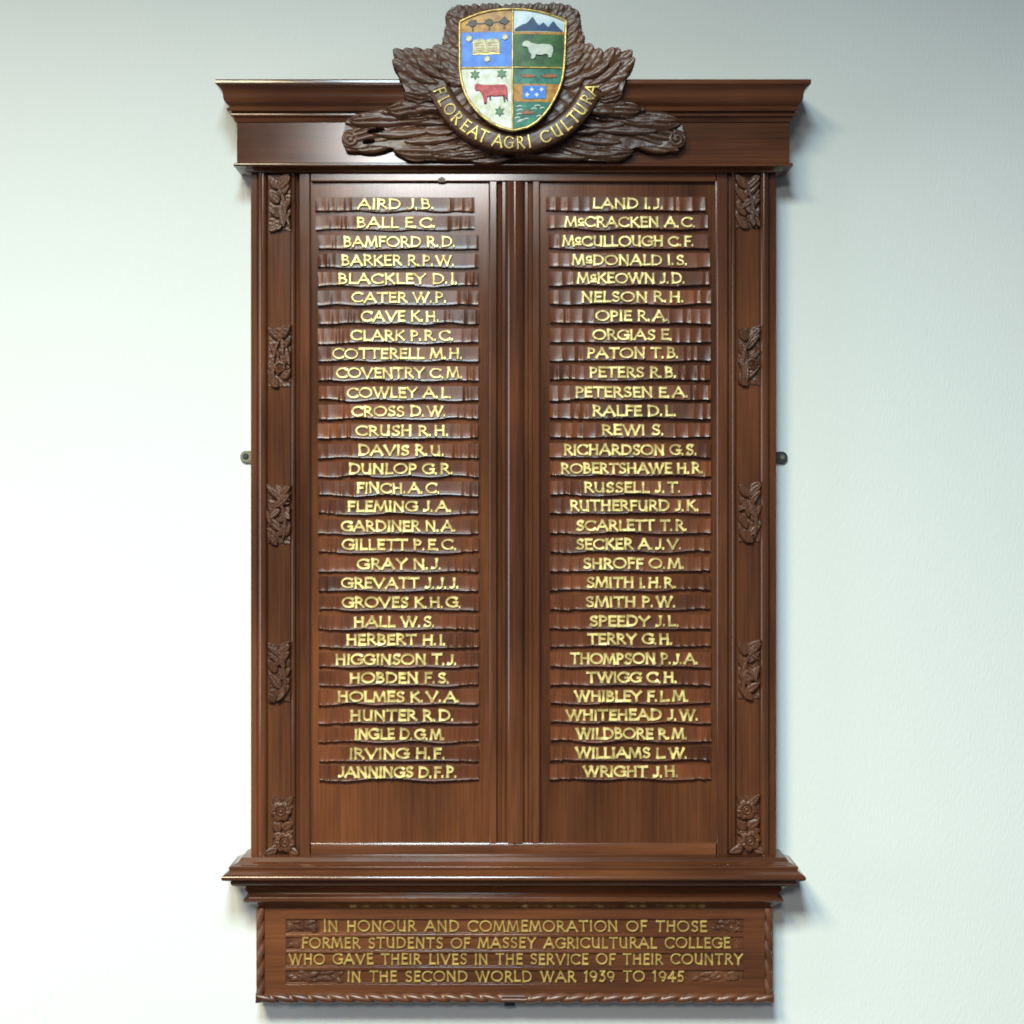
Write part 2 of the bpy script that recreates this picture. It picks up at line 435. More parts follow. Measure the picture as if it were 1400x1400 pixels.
mb.add(*rope(1051, 1241, 1051, 1368, 5.9, 36, 1, ''))
mb.add(*rope(350, 1364.4, 688, 1364.4, 6.6, 37, -1, ''))
mb.add(*rope(1057.5, 1364.4, 718, 1364.4, 6.6, 37, 1, ''))
mb.add(*rope(686, 1364.4, 720, 1364.4, 6.2, 37, 0, '', lobes=5))
mb.build('rope_moulding', M['wood_rope'], board, 60)
mb = MB(); mb.box(689.5, 704, 1368.5, 1376.5, 2, 26, dr=30)
mb.build('support_block', M['steel'], board)

# ---- fixing lugs at the sides
def disc(cx, cy, r, d0, d1, seg=32, rin=0, bev=.6):
    v = []; f = []
    for (rr, d) in ((r, d0), (r, d1 - bev), (r - bev, d1)):
        for i in range(seg):
            a = 2 * math.pi * i / seg
            v.append((fx(cx + rr * math.cos(a), d1), fy(d), fz(cy + rr * math.sin(a), d1)))
    for q in range(2):
        for i in range(seg):
            f.append((q * seg + i, q * seg + (i + 1) % seg, (q + 1) * seg + (i + 1) % seg, (q + 1) * seg + i))
    f += [tuple(range(seg)), tuple(range(2 * seg, 3 * seg))]
    return v, f
for cx, cy, mt in ((336.5, 624.5, 'brass'), (1068.8, 625.5, 'steel')):
    mb = MB(); mb.add(*disc(cx, cy, 8.2, 0.5, 5))
    mb.box(min(cx, 702) if cx < 702 else cx - 14, cx + 14 if cx < 702 else cx, cy - 8.0, cy + 8.0, .6, 4.6)
    lug = mb.build('fixing_lug', M[mt], board, 40)
    mb = MB(); mb.add(*disc(cx - .8 if cx < 702 else cx + .8, cy - .4, 4.2, 4, 6.6, bev=1.4))
    sc_ = mb.build('screw', M['steel'] if mt == 'brass' else M['brass'], lug, 40)

# ------------------------------------------------------------------ lettering: hand-drawn stroke capitals
def arc(cx, cy, rx, ry, a0, a1, n=12):
    return [(cx + rx * math.cos(math.radians(a0 + (a1 - a0) * i / n)), cy + ry * math.sin(math.radians(a0 + (a1 - a0) * i / n))) for i in range(n + 1)]
G = {
 'A': (.86, [[(0, 0), (.43, 1)], [(.43, 1), (.86, 0)], [(.17, .34), (.69, .34)]]),
 'B': (.58, [[(.08, 0), (.08, 1)], [(.08, 1), (.26, 1)] + arc(.26, .77, .22, .23, 90, -90) + [(.08, .54)], [(.08, .54), (.30, .54)] + arc(.30, .27, .26, .27, 90, -90) + [(.08, 0)]]),
 'C': (.80, [arc(.47, .5, .47, .5, 48, 312, 18)]),
 'D': (.80, [[(.08, 0), (.08, 1)], [(.08, 1), (.32, 1)] + arc(.32, .5, .46, .5, 90, -90, 16) + [(.08, 0)]]),
 'E': (.52, [[(.08, 0), (.08, 1)], [(.08, 1), (.50, 1)], [(.08, .52), (.44, .52)], [(.08, 0), (.52, 0)]]),
 'F': (.50, [[(.08, 0), (.08, 1)], [(.08, 1), (.50, 1)], [(.08, .50), (.43, .50)]]),
 'G': (.84, [arc(.47, .5, .47, .5, 48, 318, 18), [(.80, .12), (.80, .45)], [(.58, .45), (.86, .45)]]),
 'H': (.74, [[(.08, 0), (.08, 1)], [(.66, 0), (.66, 1)], [(.08, .52), (.66, .52)]]),
 'I': (.16, [[(.08, 0), (.08, 1)]]),
 'J': (.40, [[(.34, 1), (.34, .28)] + arc(.10, .26, .24, .26, 0, -110, 8)]),
 'K': (.68, [[(.08, 0), (.08, 1)], [(.60, 1), (.10, .46)], [(.24, .58), (.68, 0)]]),
 'L': (.50, [[(.08, 0), (.08, 1)], [(.08, 0), (.50, 0)]]),
 'M': (.96, [[(.02, 0), (.15, 1)], [(.15, 1), (.48, .12)], [(.48, .12), (.81, 1)], [(.81, 1), (.94, 0)]]),
 'N': (.78, [[(.08, 0), (.08, 1)], [(.08, 1), (.70, 0)], [(.70, 0), (.70, 1)]]),
 'O': (.96, [arc(.48, .5, .48, .5, 90, 450, 24)]),
 'P': (.54, [[(.08, 0), (.08, 1)], [(.08, 1), (.26, 1)] + arc(.26, .73, .26, .27, 90, -90) + [(.08, .46)]]),
 'Q': (.98, [arc(.48, .5, .48, .5, 90, 450, 24), [(.58, .22), (.96, -.10)]]),
 'R': (.64, [[(.08, 0), (.08, 1)], [(.08, 1), (.26, 1)] + arc(.26, .74, .25, .26, 90, -90) + [(.08, .48)], [(.28, .48), (.64, 0)]]),
 'S': (.54, [arc(.29, .76, .22, .24, 40, 235, 12)[:-1] + [(.20, .56), (.34, .46)] + arc(.27, .25, .25, .26, 48, -145, 12)]),
 'T': (.68, [[(.34, 0), (.34, 1)], [(0, 1), (.68, 1)]]),
 'U': (.72, [[(.08, 1), (.08, .33)] + arc(.36, .33, .28, .33, 180, 360, 12), [(.64, 1), (.64, 0)]]),
 'V': (.82, [[(0, 1), (.41, 0)], [(.41, 0), (.82, 1)]]),
 'W': (1.16, [[(0, 1), (.32, 0)], [(.32, 0), (.62, 1)], [(.54, 1), (.86, 0)], [(.86, 0), (1.16, 1)]]),
 'Y': (.74, [[(0, 1), (.37, .48)], [(.74, 1), (.37, .48)], [(.37, .50), (.37, 0)]]),
 'c': (.40, [arc(.22, .60, .20, .25, 50, 310, 12), [(.04, .14), (.38, .14)]]),
 '.': (.10, [[(.05, .0), (.05, .035)]]),
 '1': (.30, [[(.16, 0), (.16, 1)], [(.02, .84), (.16, 1)]]),
 '9': (.58, [arc(.28, .68, .27, .31, 0, 360, 18), [(.55, .70)] + arc(.20, .62, .36, .62, 8, -70, 10)]),
 '3': (.52, [[(.06, 1), (.46, 1)], [(.46, 1), (.22, .62)], [(.22, .62)] + arc(.22, .30, .26, .31, 75, -130, 12)]),
 '4': (.62, [[(.42, 0), (.42, 1)], [(.42, 1), (.02, .32)], [(.02, .32), (.62, .32)]]),
 '5': (.54, [[(.14, 1), (.48, 1)], [(.14, 1), (.10, .56)], [(.10, .56)] + arc(.22, .31, .26, .30, 100, -130, 12)]),
}

def ribbon(mb, pts, mapf, w, hz, flare, jit):
    """a raised stroke with bevelled sides; pts in drawing units (x right, y up, local); mapf(x, y, h) -> world"""
    # resample long straight strokes
    P = [Vector(pts[0])]
    for a, b_ in zip(pts[:-1], pts[1:]):
        a, b_ = Vector(a), Vector(b_); n = max(1, int((b_ - a).length / 4.0))
        for i in range(1, n + 1): P.append(a + (b_ - a) * i / n)
    closed = (P[0] - P[-1]).length < 1e-4
    n = len(P); cum = [0]
    for i in range(1, n): cum.append(cum[-1] + (P[i] - P[i - 1]).length)
    T = cum[-1]
    rows = []
    for i in range(n):
        if closed: t = P[(i + 1) % (n - 1)] - P[(i - 1) % (n - 1)]
        else: t = P[min(i + 1, n - 1)] - P[max(i - 1, 0)]
        t = t.normalized(); nr = Vector((-t.y, t.x))
        e = min(cum[i], T - cum[i]) if not closed else 9
        ww = w * (1 + flare * min(1, T / (4.5 * w)) ** 1.5 * max(0, 1 - e / (w * 1.4)) ** 1.5)
        p = P[i].copy()
        if not closed and i == 0: p -= t * w * .45
        if not closed and i == n - 1: p += t * w * .45
        rows.append([(p + nr * ww * s_, h) for s_, h in ((.55, -1.2), (.50, hz * .55), (.24, hz), (-.24, hz), (-.50, hz * .55), (-.55, -1.2))])
    v = [mapf(q.x, q.y, h + (jit if h > 0 else 0)) for r in rows for q, h in r]
    f = []
    for i in range(n - 1):
        for k_ in range(5):
            a = i * 6 + k_; f.append((a, a + 1, a + 7, a + 6))
    if not closed:
        f.append(tuple(range(5, -1, -1))); b0 = (n - 1) * 6; f.append(tuple(range(b0, b0 + 6)))
    mb.add(v, f)

def layout(text, gap, space):
    x = 0; out = []
    for ch in text:
        if ch == ' ': x += space; continue
        wd, st = G[ch]
        if ch == '.': x -= gap * .2
        out.append((ch, x, st)); x += wd + gap + (.15 if ch == '.' else 0)
    return out, x - gap - (.15 if text.endswith('.') else 0)

def lettering(text, xa, xb, ybase, cap, weight, dfun, name, mat, parent, flare=.52, gap=.17, space=.38, hz=2.4, first=None, dref=40):
    mb = MB(); r = random.Random(text)
    lay, W = layout(text, gap, space)
    if text.endswith('.'): pass
    sx = (xb - xa - weight) / W
    def mapper(x, y, h):
        px, py = xa + weight / 2 + x, ybase - y
        return (fx(px, dref), fy(dfun(px, py) + h), fz(py, dref))
    for n_, (ch, x0, st) in enumerate(lay):
        capn = cap * (first if (first and n_ == 0) else 1) * r.uniform(.97, 1.03)
        wob = r.uniform(-.35, .35); lean = r.uniform(-.03, .03)
        for q, s_ in enumerate(st):
            pts = [((x0 + x) * sx + lean * y * capn, weight * .45 + y * (capn - weight * .9) + wob) for x, y in s_]
            ribbon(mb, pts, mapper, weight * r.uniform(.93, 1.07), hz, flare, q * .12 + r.uniform(0, .05))
    return mb.build(name, mat, parent, 40)

NAMES_L = [("AIRD J.B.", 488, 594), ("BALL E.C.", 487, 596), ("BAMFORD R.D.", 468.6, 623), ("BARKER R.P.W.", 466, 622), ("BLACKLEY D.I.", 461.6, 626),
 ("CATER W.P.", 480, 611), ("CAVE K.H.", 493, 601), ("CLARK P.R.C.", 479, 621), ("COTTERELL M.H.", 454, 633), ("COVENTRY C.M.", 459, 633), ("COWLEY A.L.", 473.6, 618),
 ("CROSS D.W.", 480, 610), ("CRUSH R.H.", 485.6, 614), ("DAVIS R.U.", 489, 608), ("DUNLOP G.R.", 476, 620), ("FINCH.A.C.", 487, 602), ("FLEMING J.A.", 474.4, 618),
 ("GARDINER N.A.", 466, 624), ("GILLETT P.E.C.", 467, 625), ("GRAY N.J.", 487.6, 604), ("GREVATT J.J.J.", 466, 628), ("GROVES K.H.G.", 467, 631), ("HALL W.S.", 483, 595),
 ("HERBERT H.I.", 472.6, 610), ("HIGGINSON T.J.", 458, 625), ("HOBDEN F.S.", 477, 615), ("HOLMES K.V.A.", 461, 629), ("HUNTER R.D.", 478, 621), ("INGLE D.G.M.", 484, 609),
 ("IRVING H.F.", 477, 609), ("JANNINGS D.F.P.", 462, 625)]
NAMES_R = [("LAND I.J.", 809, 907), ("McCRACKEN A.C.", 770.6, 951), ("McCULLOUGH C.F.", 768, 949), ("McDONALD I.S.", 781, 940), ("McKEOWN J.D.", 788, 937), ("NELSON R.H.", 793.6, 935),
 ("OPIE R.A.", 813.6, 914), ("ORGIAS E.", 809.6, 919), ("PATON T.B.", 801.6, 928), ("PETERS R.B.", 805, 925), ("PETERSEN E.A.", 785.6, 941), ("RALFE D.L.", 809, 925), ("REWI S.", 822, 908),
 ("RICHARDSON G.S.", 770, 953), ("ROBERTSHAWE H.R.", 766, 962), ("RUSSELL J.T.", 797.6, 931), ("RUTHERFURD J.K.", 778.4, 956), ("SCARLETT T.R.", 787, 940), ("SECKER A.J.V.", 787, 932),
 ("SHROFF O.M.", 796.4, 936), ("SMITH I.H.R.", 801, 925), ("SMITH P.W.", 800, 924), ("SPEEDY J.L.", 805, 929), ("TERRY G.H.", 803, 920), ("THOMPSON P.J.A.", 779, 955), ("TWIGG C.H.", 801.6, 926),
 ("WHIBLEY F.L.M.", 785, 942), ("WHITEHEAD J.W.", 773, 955), ("WILDBORE R.M.", 787, 940), ("WILLIAMS L.W.", 786, 940), ("WRIGHT J.H.", 797, 928)]
ROW = [270, 295.3, 321.5, 347, 372, 397.6, 423.4, 449.4, 474.2, 500.6, 527.8, 553, 579.4, 606.6, 631.8, 658, 683, 710, 735.6, 761.8, 788, 814.4, 840.8, 865.4, 892.2, 917.6, 943.2, 969, 994.6, 1020.8, 1046.4]

def name_bar(text, ta, tb, xa, xb, y0, hh, seed):
    r = random.Random(seed); rise = r.uniform(.75, 1.45)
    # gouged flutes: cut points with a depth for each scoop
    cuts = [xa]
    while cuts[-1] < xb:
        near = ta - 6 < cuts[-1] < tb - 4
        cuts.append(cuts[-1] + (r.uniform(18, 34) if near else r.uniform(7, 19)))
    amp = []
    for a in cuts:
        near = ta - 8 < a < tb
        amp.append(r.uniform(.12, .40) if near else r.uniform(.4, 1.9))
    tilt = [r.uniform(-1, 1) for _ in cuts]
    shift = [r.uniform(-.8, .8) for _ in cuts]
    nx = int((xb - xa) / 1.1); ny = 9
    X = np.linspace(xa, xb, nx + 1)
    ca = np.array(cuts); ix = np.clip(np.searchsorted(ca, X, side='right') - 1, 0, len(cuts) - 2)
    t = (X - ca[ix]) / (ca[ix + 1] - ca[ix]); A = np.array(amp)[ix]
    scoop = -A * np.sin(np.pi * t) ** .8 + A * .4 + A * .35 * np.array(tilt)[ix] * (t - .5)
    low = sum(r.uniform(.3, .8) * np.sin(X / r.uniform(9, 26) + r.uniform(0, 6)) for _ in range(3))
    edge = y0 + hh + low * 1.05 + np.array(shift)[ix] * .5 + np.where(A > .6, scoop * .5, 0)
    topy = y0 + sum(r.uniform(.1, .3) * np.sin(X / r.uniform(14, 40) + r.uniform(0, 6)) for _ in range(2))
    v = []; f = []
    Vv = np.array([0, .15, .3, .45, .6, .72, .82, .9, .96, 1.0])
    cols = nx + 1
    def dep(i, vv): return DP + 4.3 + rise * vv + .65 * vv ** 8 + (scoop[i] + low[i] * .25) * (.25 + .75 * vv)
    rows = []
    rows.append([(X[i], topy[i], DP - 1) for i in range(cols)])
    for vv in Vv: rows.append([(X[i], topy[i] + (edge[i] - topy[i]) * vv, max(DP + .4, dep(i, vv))) for i in range(cols)])
    rows.append([(X[i], edge[i] + .2, DP + 2.0) for i in range(cols)])
    rows.append([(X[i], edge[i] + .1, DP - 1) for i in range(cols)])
    for rw in rows:
        for px, py, d in rw: v.append((fx(px, DP + 3), fy(d), fz(py, DP + 3)))
    for j in range(len(rows) - 1):
        for i in range(cols - 1):
            a = j * cols + i; f.append((a, a + 1, a + 1 + cols, a + cols))
    nr = len(rows)
    f.append(tuple(j * cols for j in range(nr))); f.append(tuple(j * cols + cols - 1 for j in range(nr)))
    o = obj('name_bar', v, f, M['wood_bar'], board, 40)
    def dfun(px, py):
        i = min(cols - 1, max(0, int(round((px - xa) / (xb - xa) * nx)))); vv = min(1, max(0, (py - topy[i]) / (edge[i] - topy[i])))
        return DP + 4.3 + rise * vv + .65 * vv ** 8 + low[i] * .25 * (.25 + .75 * vv) + .15
    lettering(text, ta, tb, y0 + 17.0, 15.5, 3.35, dfun, 'lettering', M['gold'], o, dref=DP + 5)
for side, (names) in enumerate((NAMES_L, NAMES_R)):
    for k_, (text, ta, tb) in enumerate(names):
        if side == 0: xa, xb = (431.5, 649.3) if k_ < 2 else (435.2, 654.4)
        else:
            xa = [746, 748, 749.5, 750.5, 751, 751.5, 751.8][min(k_, 6)]; xb = xa + 219.5
            xb = xb if k_ else 964.5
        name_bar(text, ta, tb, xa + rnd.uniform(-.8, .8), xb + rnd.uniform(-.8, .8), ROW[k_] + (-.8 if side else 0), 19.2, 100 * side + k_)

# ---- dedication lettering and leaf chips
DED = [("IN HONOUR AND COMMEMORATION OF THOSE", 442, 967, 1274.4), ("FORMER STUDENTS OF MASSEY AGRICULTURAL COLLEGE", 412, 999, 1297.2),
       ("WHO GAVE THEIR LIVES IN THE SERVICE OF THEIR COUNTRY", 394.5, 1016, 1319.4), ("IN THE SECOND WORLD WAR 1939 TO 1945", 474, 936, 1343)]
for i, (t_, a, b_, yb) in enumerate(DED):
    lettering(t_, a, b_, yb, 15.4, 2.1, lambda px, py: DB_ + .1, 'inscription_line', M['gold_dull'], ded, flare=.8, gap=.24, space=.62, hz=2.2, first=1.35 if i == 0 else None, dref=DD)

# ------------------------------------------------------------------ carved relief
def leaf(H, PX, PY, bx, by, tx, ty, w, z0, lift, dome, groove=.6, veins=5, serr=.18, bend=0.0, tip=.72, pw=.75):
    dx, dy = tx - bx, ty - by; L_ = math.hypot(dx, dy)
    ux, uy = dx / L_, dy / L_
    R_ = L_ + w + abs(bend) * L_
    sl = (PX > min(bx, tx) - R_ * .6) & (PX < max(bx, tx) + R_ * .6) & (PY > min(by, ty) - R_ * .6) & (PY < max(by, ty) + R_ * .6)
    X = PX[sl] - bx; Y = PY[sl] - by
    u = (X * ux + Y * uy) / L_
    c = (-X * uy + Y * ux) - bend * L_ * np.sin(np.pi * np.clip(u, 0, 1))
    us = np.clip(u, 0, 1)
    half = w / 2 * np.clip(np.sin(np.pi * us ** tip), 0, 1) ** pw
    half = half * (1 - serr * ((us * veins * 1.6) % 1.0)) + 1e-6
    t = np.abs(c) / half
    ins = (u > 0) & (u < 1) & (t < 1)
    h = z0 + lift * us + dome * np.sqrt(np.clip(1 - t ** 2, 0, 1)) - groove * np.exp(-(c / (w * .07 + .3)) ** 2) \
        + .05 * dome * np.sin((us * veins * 1.6 - t * .8) * 2 * np.pi)
    cur = H[sl]
    new = np.where(ins & (np.isnan(cur) | (h > cur)), h, cur)
    H[sl] = new

def frond(H, PX, PY, bx, by, tx, ty, w, z0, lift, dome, ridges, blunt, bend, r):
    """broad leaf with flutes running along it and a blunt, lobed end"""
    dx, dy = tx - bx, ty - by; L_ = math.hypot(dx, dy); ux, uy = dx / L_, dy / L_
    X = PX - bx; Y = PY - by
    u = (X * ux + Y * uy) / L_
    us = np.clip(u, 0, 1)
    c = (-X * uy + Y * ux) - bend * L_ * np.sin(np.pi * us)
    half = w / 2 * np.clip(np.sin(np.pi * us ** blunt), 0, 1) ** .6 * (.45 + .55 * us) + 1e-6
    half = half * (1 + .10 * np.sin(us * r.uniform(14, 20) + r.uniform(0, 6)))
    v = c / half
    t = np.abs(v)
    ins = (u > 0) & (u < 1) & (t < 1)
    fl = np.abs(np.sin(np.pi * ridges * .5 * (v + 1) + .8 * np.sin(us * 5 + r.uniform(0, 6))))
    h = z0 + lift * us + dome * np.sqrt(np.clip(1 - t ** 2, 0, 1)) + 3.2 * fl ** .6 - 2.2 + .8 * np.sin(us * r.uniform(7, 12) + v * 2)
    H[:] = np.where(ins & (np.isnan(H) | (h > H)), h, H)

def volute(H, PX, PY, cx, cy, r, z0, hand):
    a = np.arctan2(PY - cy, (PX - cx) * hand); d = np.hypot(PX - cx, PY - cy) / r
    sp = (d * 1.9 - a / (2 * np.pi)) % 1.0
    h = z0 + 3.0 * np.sqrt(np.clip(1 - d ** 2, 0, 1)) - 2.6 * np.exp(-((sp - .5) / .17) ** 2) * (d > .12)
    H[:] = np.where((d < 1) & (np.isnan(H) | (h > H)), h, H)

def flower(H, PX, PY, cx, cy, r, z0, petals=5, rot=0.0):
    a = np.arctan2(PY - cy, PX - cx) + rot; d = np.hypot(PX - cx, PY - cy) / r
    edge = .82 + .18 * np.abs(np.cos(a * petals / 2))
    ins = d < edge
    h = z0 + 2.6 * np.sqrt(np.clip(1 - ((d / edge - .62) / .40) ** 2, 0, 1)) - .8 * np.exp(-(np.abs(np.sin(a * petals / 2)) / .16) ** 2) * (d > .4)
    ring = np.exp(-((d - .34) / .10) ** 2) * 2.2
    h = np.where(d < .5, z0 - .3 + ring + 2.4 * np.sqrt(np.clip(1 - (d / .2) ** 2, 0, 1)), h)
    H[:] = np.where(ins & (np.isnan(H) | (h > H - .0)), h, H)

def seed_noise(PX, PY, r, n=8, lo=5, hi=16):
    s = 0
    for _ in range(n):
        a = r.uniform(0, math.pi); l = r.uniform(lo, hi)
        s = s + np.sin((PX * math.cos(a) + PY * math.sin(a)) * 2 * math.pi / l + r.uniform(0, 6.28))
    return s / n

# ---- pilaster ornaments
def ornament(xa, xb, y0, y1, seed, kind, foot=0):
    r = random.Random(seed); cx = (xa + xb) / 2; wd = xb - xa
    def func(PX, PY):
        H = np.full(PX.shape, np.nan)
        nz = seed_noise(PX, PY, r)
        insp = (PX > xa + 1 + nz * .8) & (PX < xb - 1 + nz * .8) & (PY > y0 + 3 + nz * 2) & (PY < y1 - 1 + nz)
        H[insp] = 43.0 + nz[insp] * .9
        base = 44.6
        if kind == 'rose':
            for k_ in range(10):
                yy = r.uniform(y0 + 8, y1 - 6); s_ = r.choice((-1, 1))
                leaf(H, PX, PY, cx, yy, cx + s_ * wd * .49, yy + r.uniform(-13, 9), r.uniform(9, 13), base, 2.0, 2.0)
            leaf(H, PX, PY, cx, y0 + 20, xa + 1, y0 + 1, 13, base + 1, 2, 2); leaf(H, PX, PY, cx, y0 + 20, xb - .5, y0, 13, base + 1, 2, 2)
            leaf(H, PX, PY, cx - 3, y0 + (y1 - y0) * .60, xa + 1, y0 + (y1 - y0) * .45, 15, base + 1.4, 1.5, 2.2); leaf(H, PX, PY, cx, y0 + (y1 - y0) * .58, xb - 1, y0 + (y1 - y0) * .44, 15, base + 1.2, 1.5, 2.2)
            q = r.uniform(-2, 2)
            flower(H, PX, PY, cx - 1 + q, y0 + (y1 - y0) * .27, 14.5, base + 3, 6, r.uniform(0, 3))
            flower(H, PX, PY, cx + 2 - q, y0 + (y1 - y0) * .79, 14.5, base + 3, 6, r.uniform(0, 3))
        else:
            ang = {'x': 1, 'fern': -1, 'spray': 1}[kind]
            for k_ in range(8):
                yy = y0 + (y1 - y0) * (k_ + .7) / 8.0; s_ = -1 if k_ % 2 else 1
                dyy = r.uniform(9, 17) * (-1 if kind != 'x' else r.choice((-1, 1, -1)))
                leaf(H, PX, PY, cx + r.uniform(-5, 5), yy - dyy * .3, cx + s_ * wd * r.uniform(.44, .50), min(max(yy + dyy, y0), y1), r.uniform(9, 14), base + r.uniform(0, 1.6), r.uniform(.5, 3), r.uniform(1.6, 2.6), serr=.12)
            for k_ in range(4):
                bx, by = cx + r.uniform(-10, 10), r.uniform(y0 + 14, y1 - 8); a = r.uniform(0, 6.28); l = r.uniform(14, 24)
                tx = min(max(bx + l * math.cos(a), xa + .5), xb - .5); ty = min(max(by + l * 1.3 * math.sin(a), y0), y1 - 1)
                if math.hypot(tx - bx, ty - by) < 8: continue
                leaf(H, PX, PY, bx, by, tx, ty, r.uniform(6, 11), base + r.uniform(.8, 2.6), r.uniform(.5, 2.5), r.uniform(1.5, 2.4), serr=.08)
            leaf(H, PX, PY, cx + ang * 6, y1 - 4, cx - ang * 8, y0 + 8, 5, base + 3.2, .5, 1.6, serr=0, bend=.12 * ang)
            for s_ in (-1, 1): leaf(H, PX, PY, cx, y0 + 19, cx + s_ * wd * .49, y0 + r.uniform(0, 4), 13, base + 1.6, 2, 2)
            if kind == 'fern': flower(H, PX, PY, cx + r.uniform(-4, 4), y0 + (y1 - y0) * r.uniform(.3, .7), 9.5, base + 2.6, 5, r.uniform(0, 3))
        if foot:
            for s_, L_ in ((-1, foot), (1, foot - 3)):
                e = cx + s_ * (wd / 2 + L_)
                leaf(H, PX, PY, cx + s_ * 8, y1 - 6, e, y1 - 1.5, 13, base + 1, 2, 2.2, serr=.05); leaf(H, PX, PY, cx + s_ * 3, y1 - 12, e - s_ * 5, y1 - 5, 10, base, 2, 2.0, serr=.05)
        return np.where(np.isnan(H), H, np.minimum(H + .2 * seed_noise(PX, PY, r, 5, 2.5, 6), 56))
    heightfield('carved_ornament', xa - 14, xb + 14, y0 - 3, y1 + .4, .62, func, 40, 46, M['wood_orn'], board)
ORN = [(366.5, 397.6, 238, 316, 'x', 0), (366.2, 397.8, 444, 529, 'fern', 0), (364.2, 397.6, 661, 744, 'x', 0), (365.6, 397, 877, 960, 'spray', 0), (371, 402, 1087.5, 1168.3, 'rose', 10),
       (1004.5, 1039.5, 238, 312, 'spray', 0), (1008, 1040, 445, 527, 'fern', 0), (1009, 1041, 658.5, 741, 'x', 0), (1008.5, 1040, 875, 956, 'fern', 0), (1006.5, 1039, 1085, 1166.5, 'rose', 10)]
for i, (a, b_, c_, d_, kd, ft) in enumerate(ORN): ornament(a, b_, c_, d_, 40 + i, kd, ft)

# ---- leaf chips at the ends of the dedication lines
def chips(xa, xb, y0, y1, seed):
    r = random.Random(seed)
    def func(PX, PY):
        H = np.full(PX.shape, np.nan)
        H[(PX > xa) & (PX < xb) & (PY > y0) & (PY < y1)] = DB_ + .3
        n = int((xb - xa) / 3.2)
        for k_ in range(n):
            bx, by = r.uniform(xa + 2, xb - 2), r.uniform(y0 + 3, y1 - 3); a = r.choice((r.uniform(-.6, .6), r.uniform(2.6, 3.7)))
            l = r.uniform(9, 16)
            tx, ty = min(max(bx + l * math.cos(a), xa), xb), min(max(by + l * math.sin(a), y0 + .5), y1 - .5)
            if math.hypot(tx - bx, ty - by) > 4: leaf(H, PX, PY, bx, by, tx, ty, r.uniform(3.5, 6), DB_ + r.uniform(.3, 1.1), .6, 1.1, groove=.5, serr=.1)
        return np.where(np.isnan(H), H, np.minimum(H, DD + .8))
    heightfield('leaf_carving', xa - 2, xb + 2, y0 - 1, y1 + 1, .62, func, DB_ - .5, DD, M['wood_orn'], ded)
chips(391.2, 437, 1257.4, 1274.6, 1); chips(391.2, 409.5, 1281.6, 1297.2, 2); chips(391.2, 470, 1327.4, 1343.2, 3)
chips(972, 1015.8, 1257.4, 1274.6, 4); chips(1003, 1015.8, 1281.6, 1297.2, 5); chips(941, 1015.8, 1327.4, 1343.2, 6)

# ------------------------------------------------------------------ the crest
SHIELD_L = [(628.6, 29.5), (628.6, 94), (630.5, 108), (634, 121), (638, 131), (643, 140), (649.5, 149), (657, 157), (671, 168), (686, 175.2), (702, 179)]
SHIELD_R = [(773.8, 28.6), (772.5, 70), (771, 93), (769, 107), (766, 117), (762, 127.5), (757, 137), (751, 147.5), (743, 158), (733, 167.5), (721, 174.6), (702, 179)]
TOP = [(628.6, 29.5), (640, 24.3), (655, 19), (671, 15.4), (688, 13.6), (702, 13.2), (718, 13.8), (735, 16.2), (752, 20.3), (766, 25.3), (773.8, 28.6)]
def ytop(x): return np.interp(x, [p[0] for p in TOP], [p[1] for p in TOP])
def ybot(x):
    xl = [p[0] for p in SHIELD_L[1:]]; yl = [p[1] for p in SHIELD_L[1:]]
    xr = [p[0] for p in SHIELD_R[2:]][::-1]; yr = [p[1] for p in SHIELD_R[2:]][::-1]
    x = np.asarray(x, float)
    return np.where(x < 702, np.interp(x, xl, yl), np.interp(x, xr, yr))
DSH = 112.0
def dshield(x, y): return DSH + 3.5 - ((x - 702) / 73) ** 2 * 4.0 - ((y - 92) / 85) ** 2 * 1.5
CS = (704.5, 84.2)
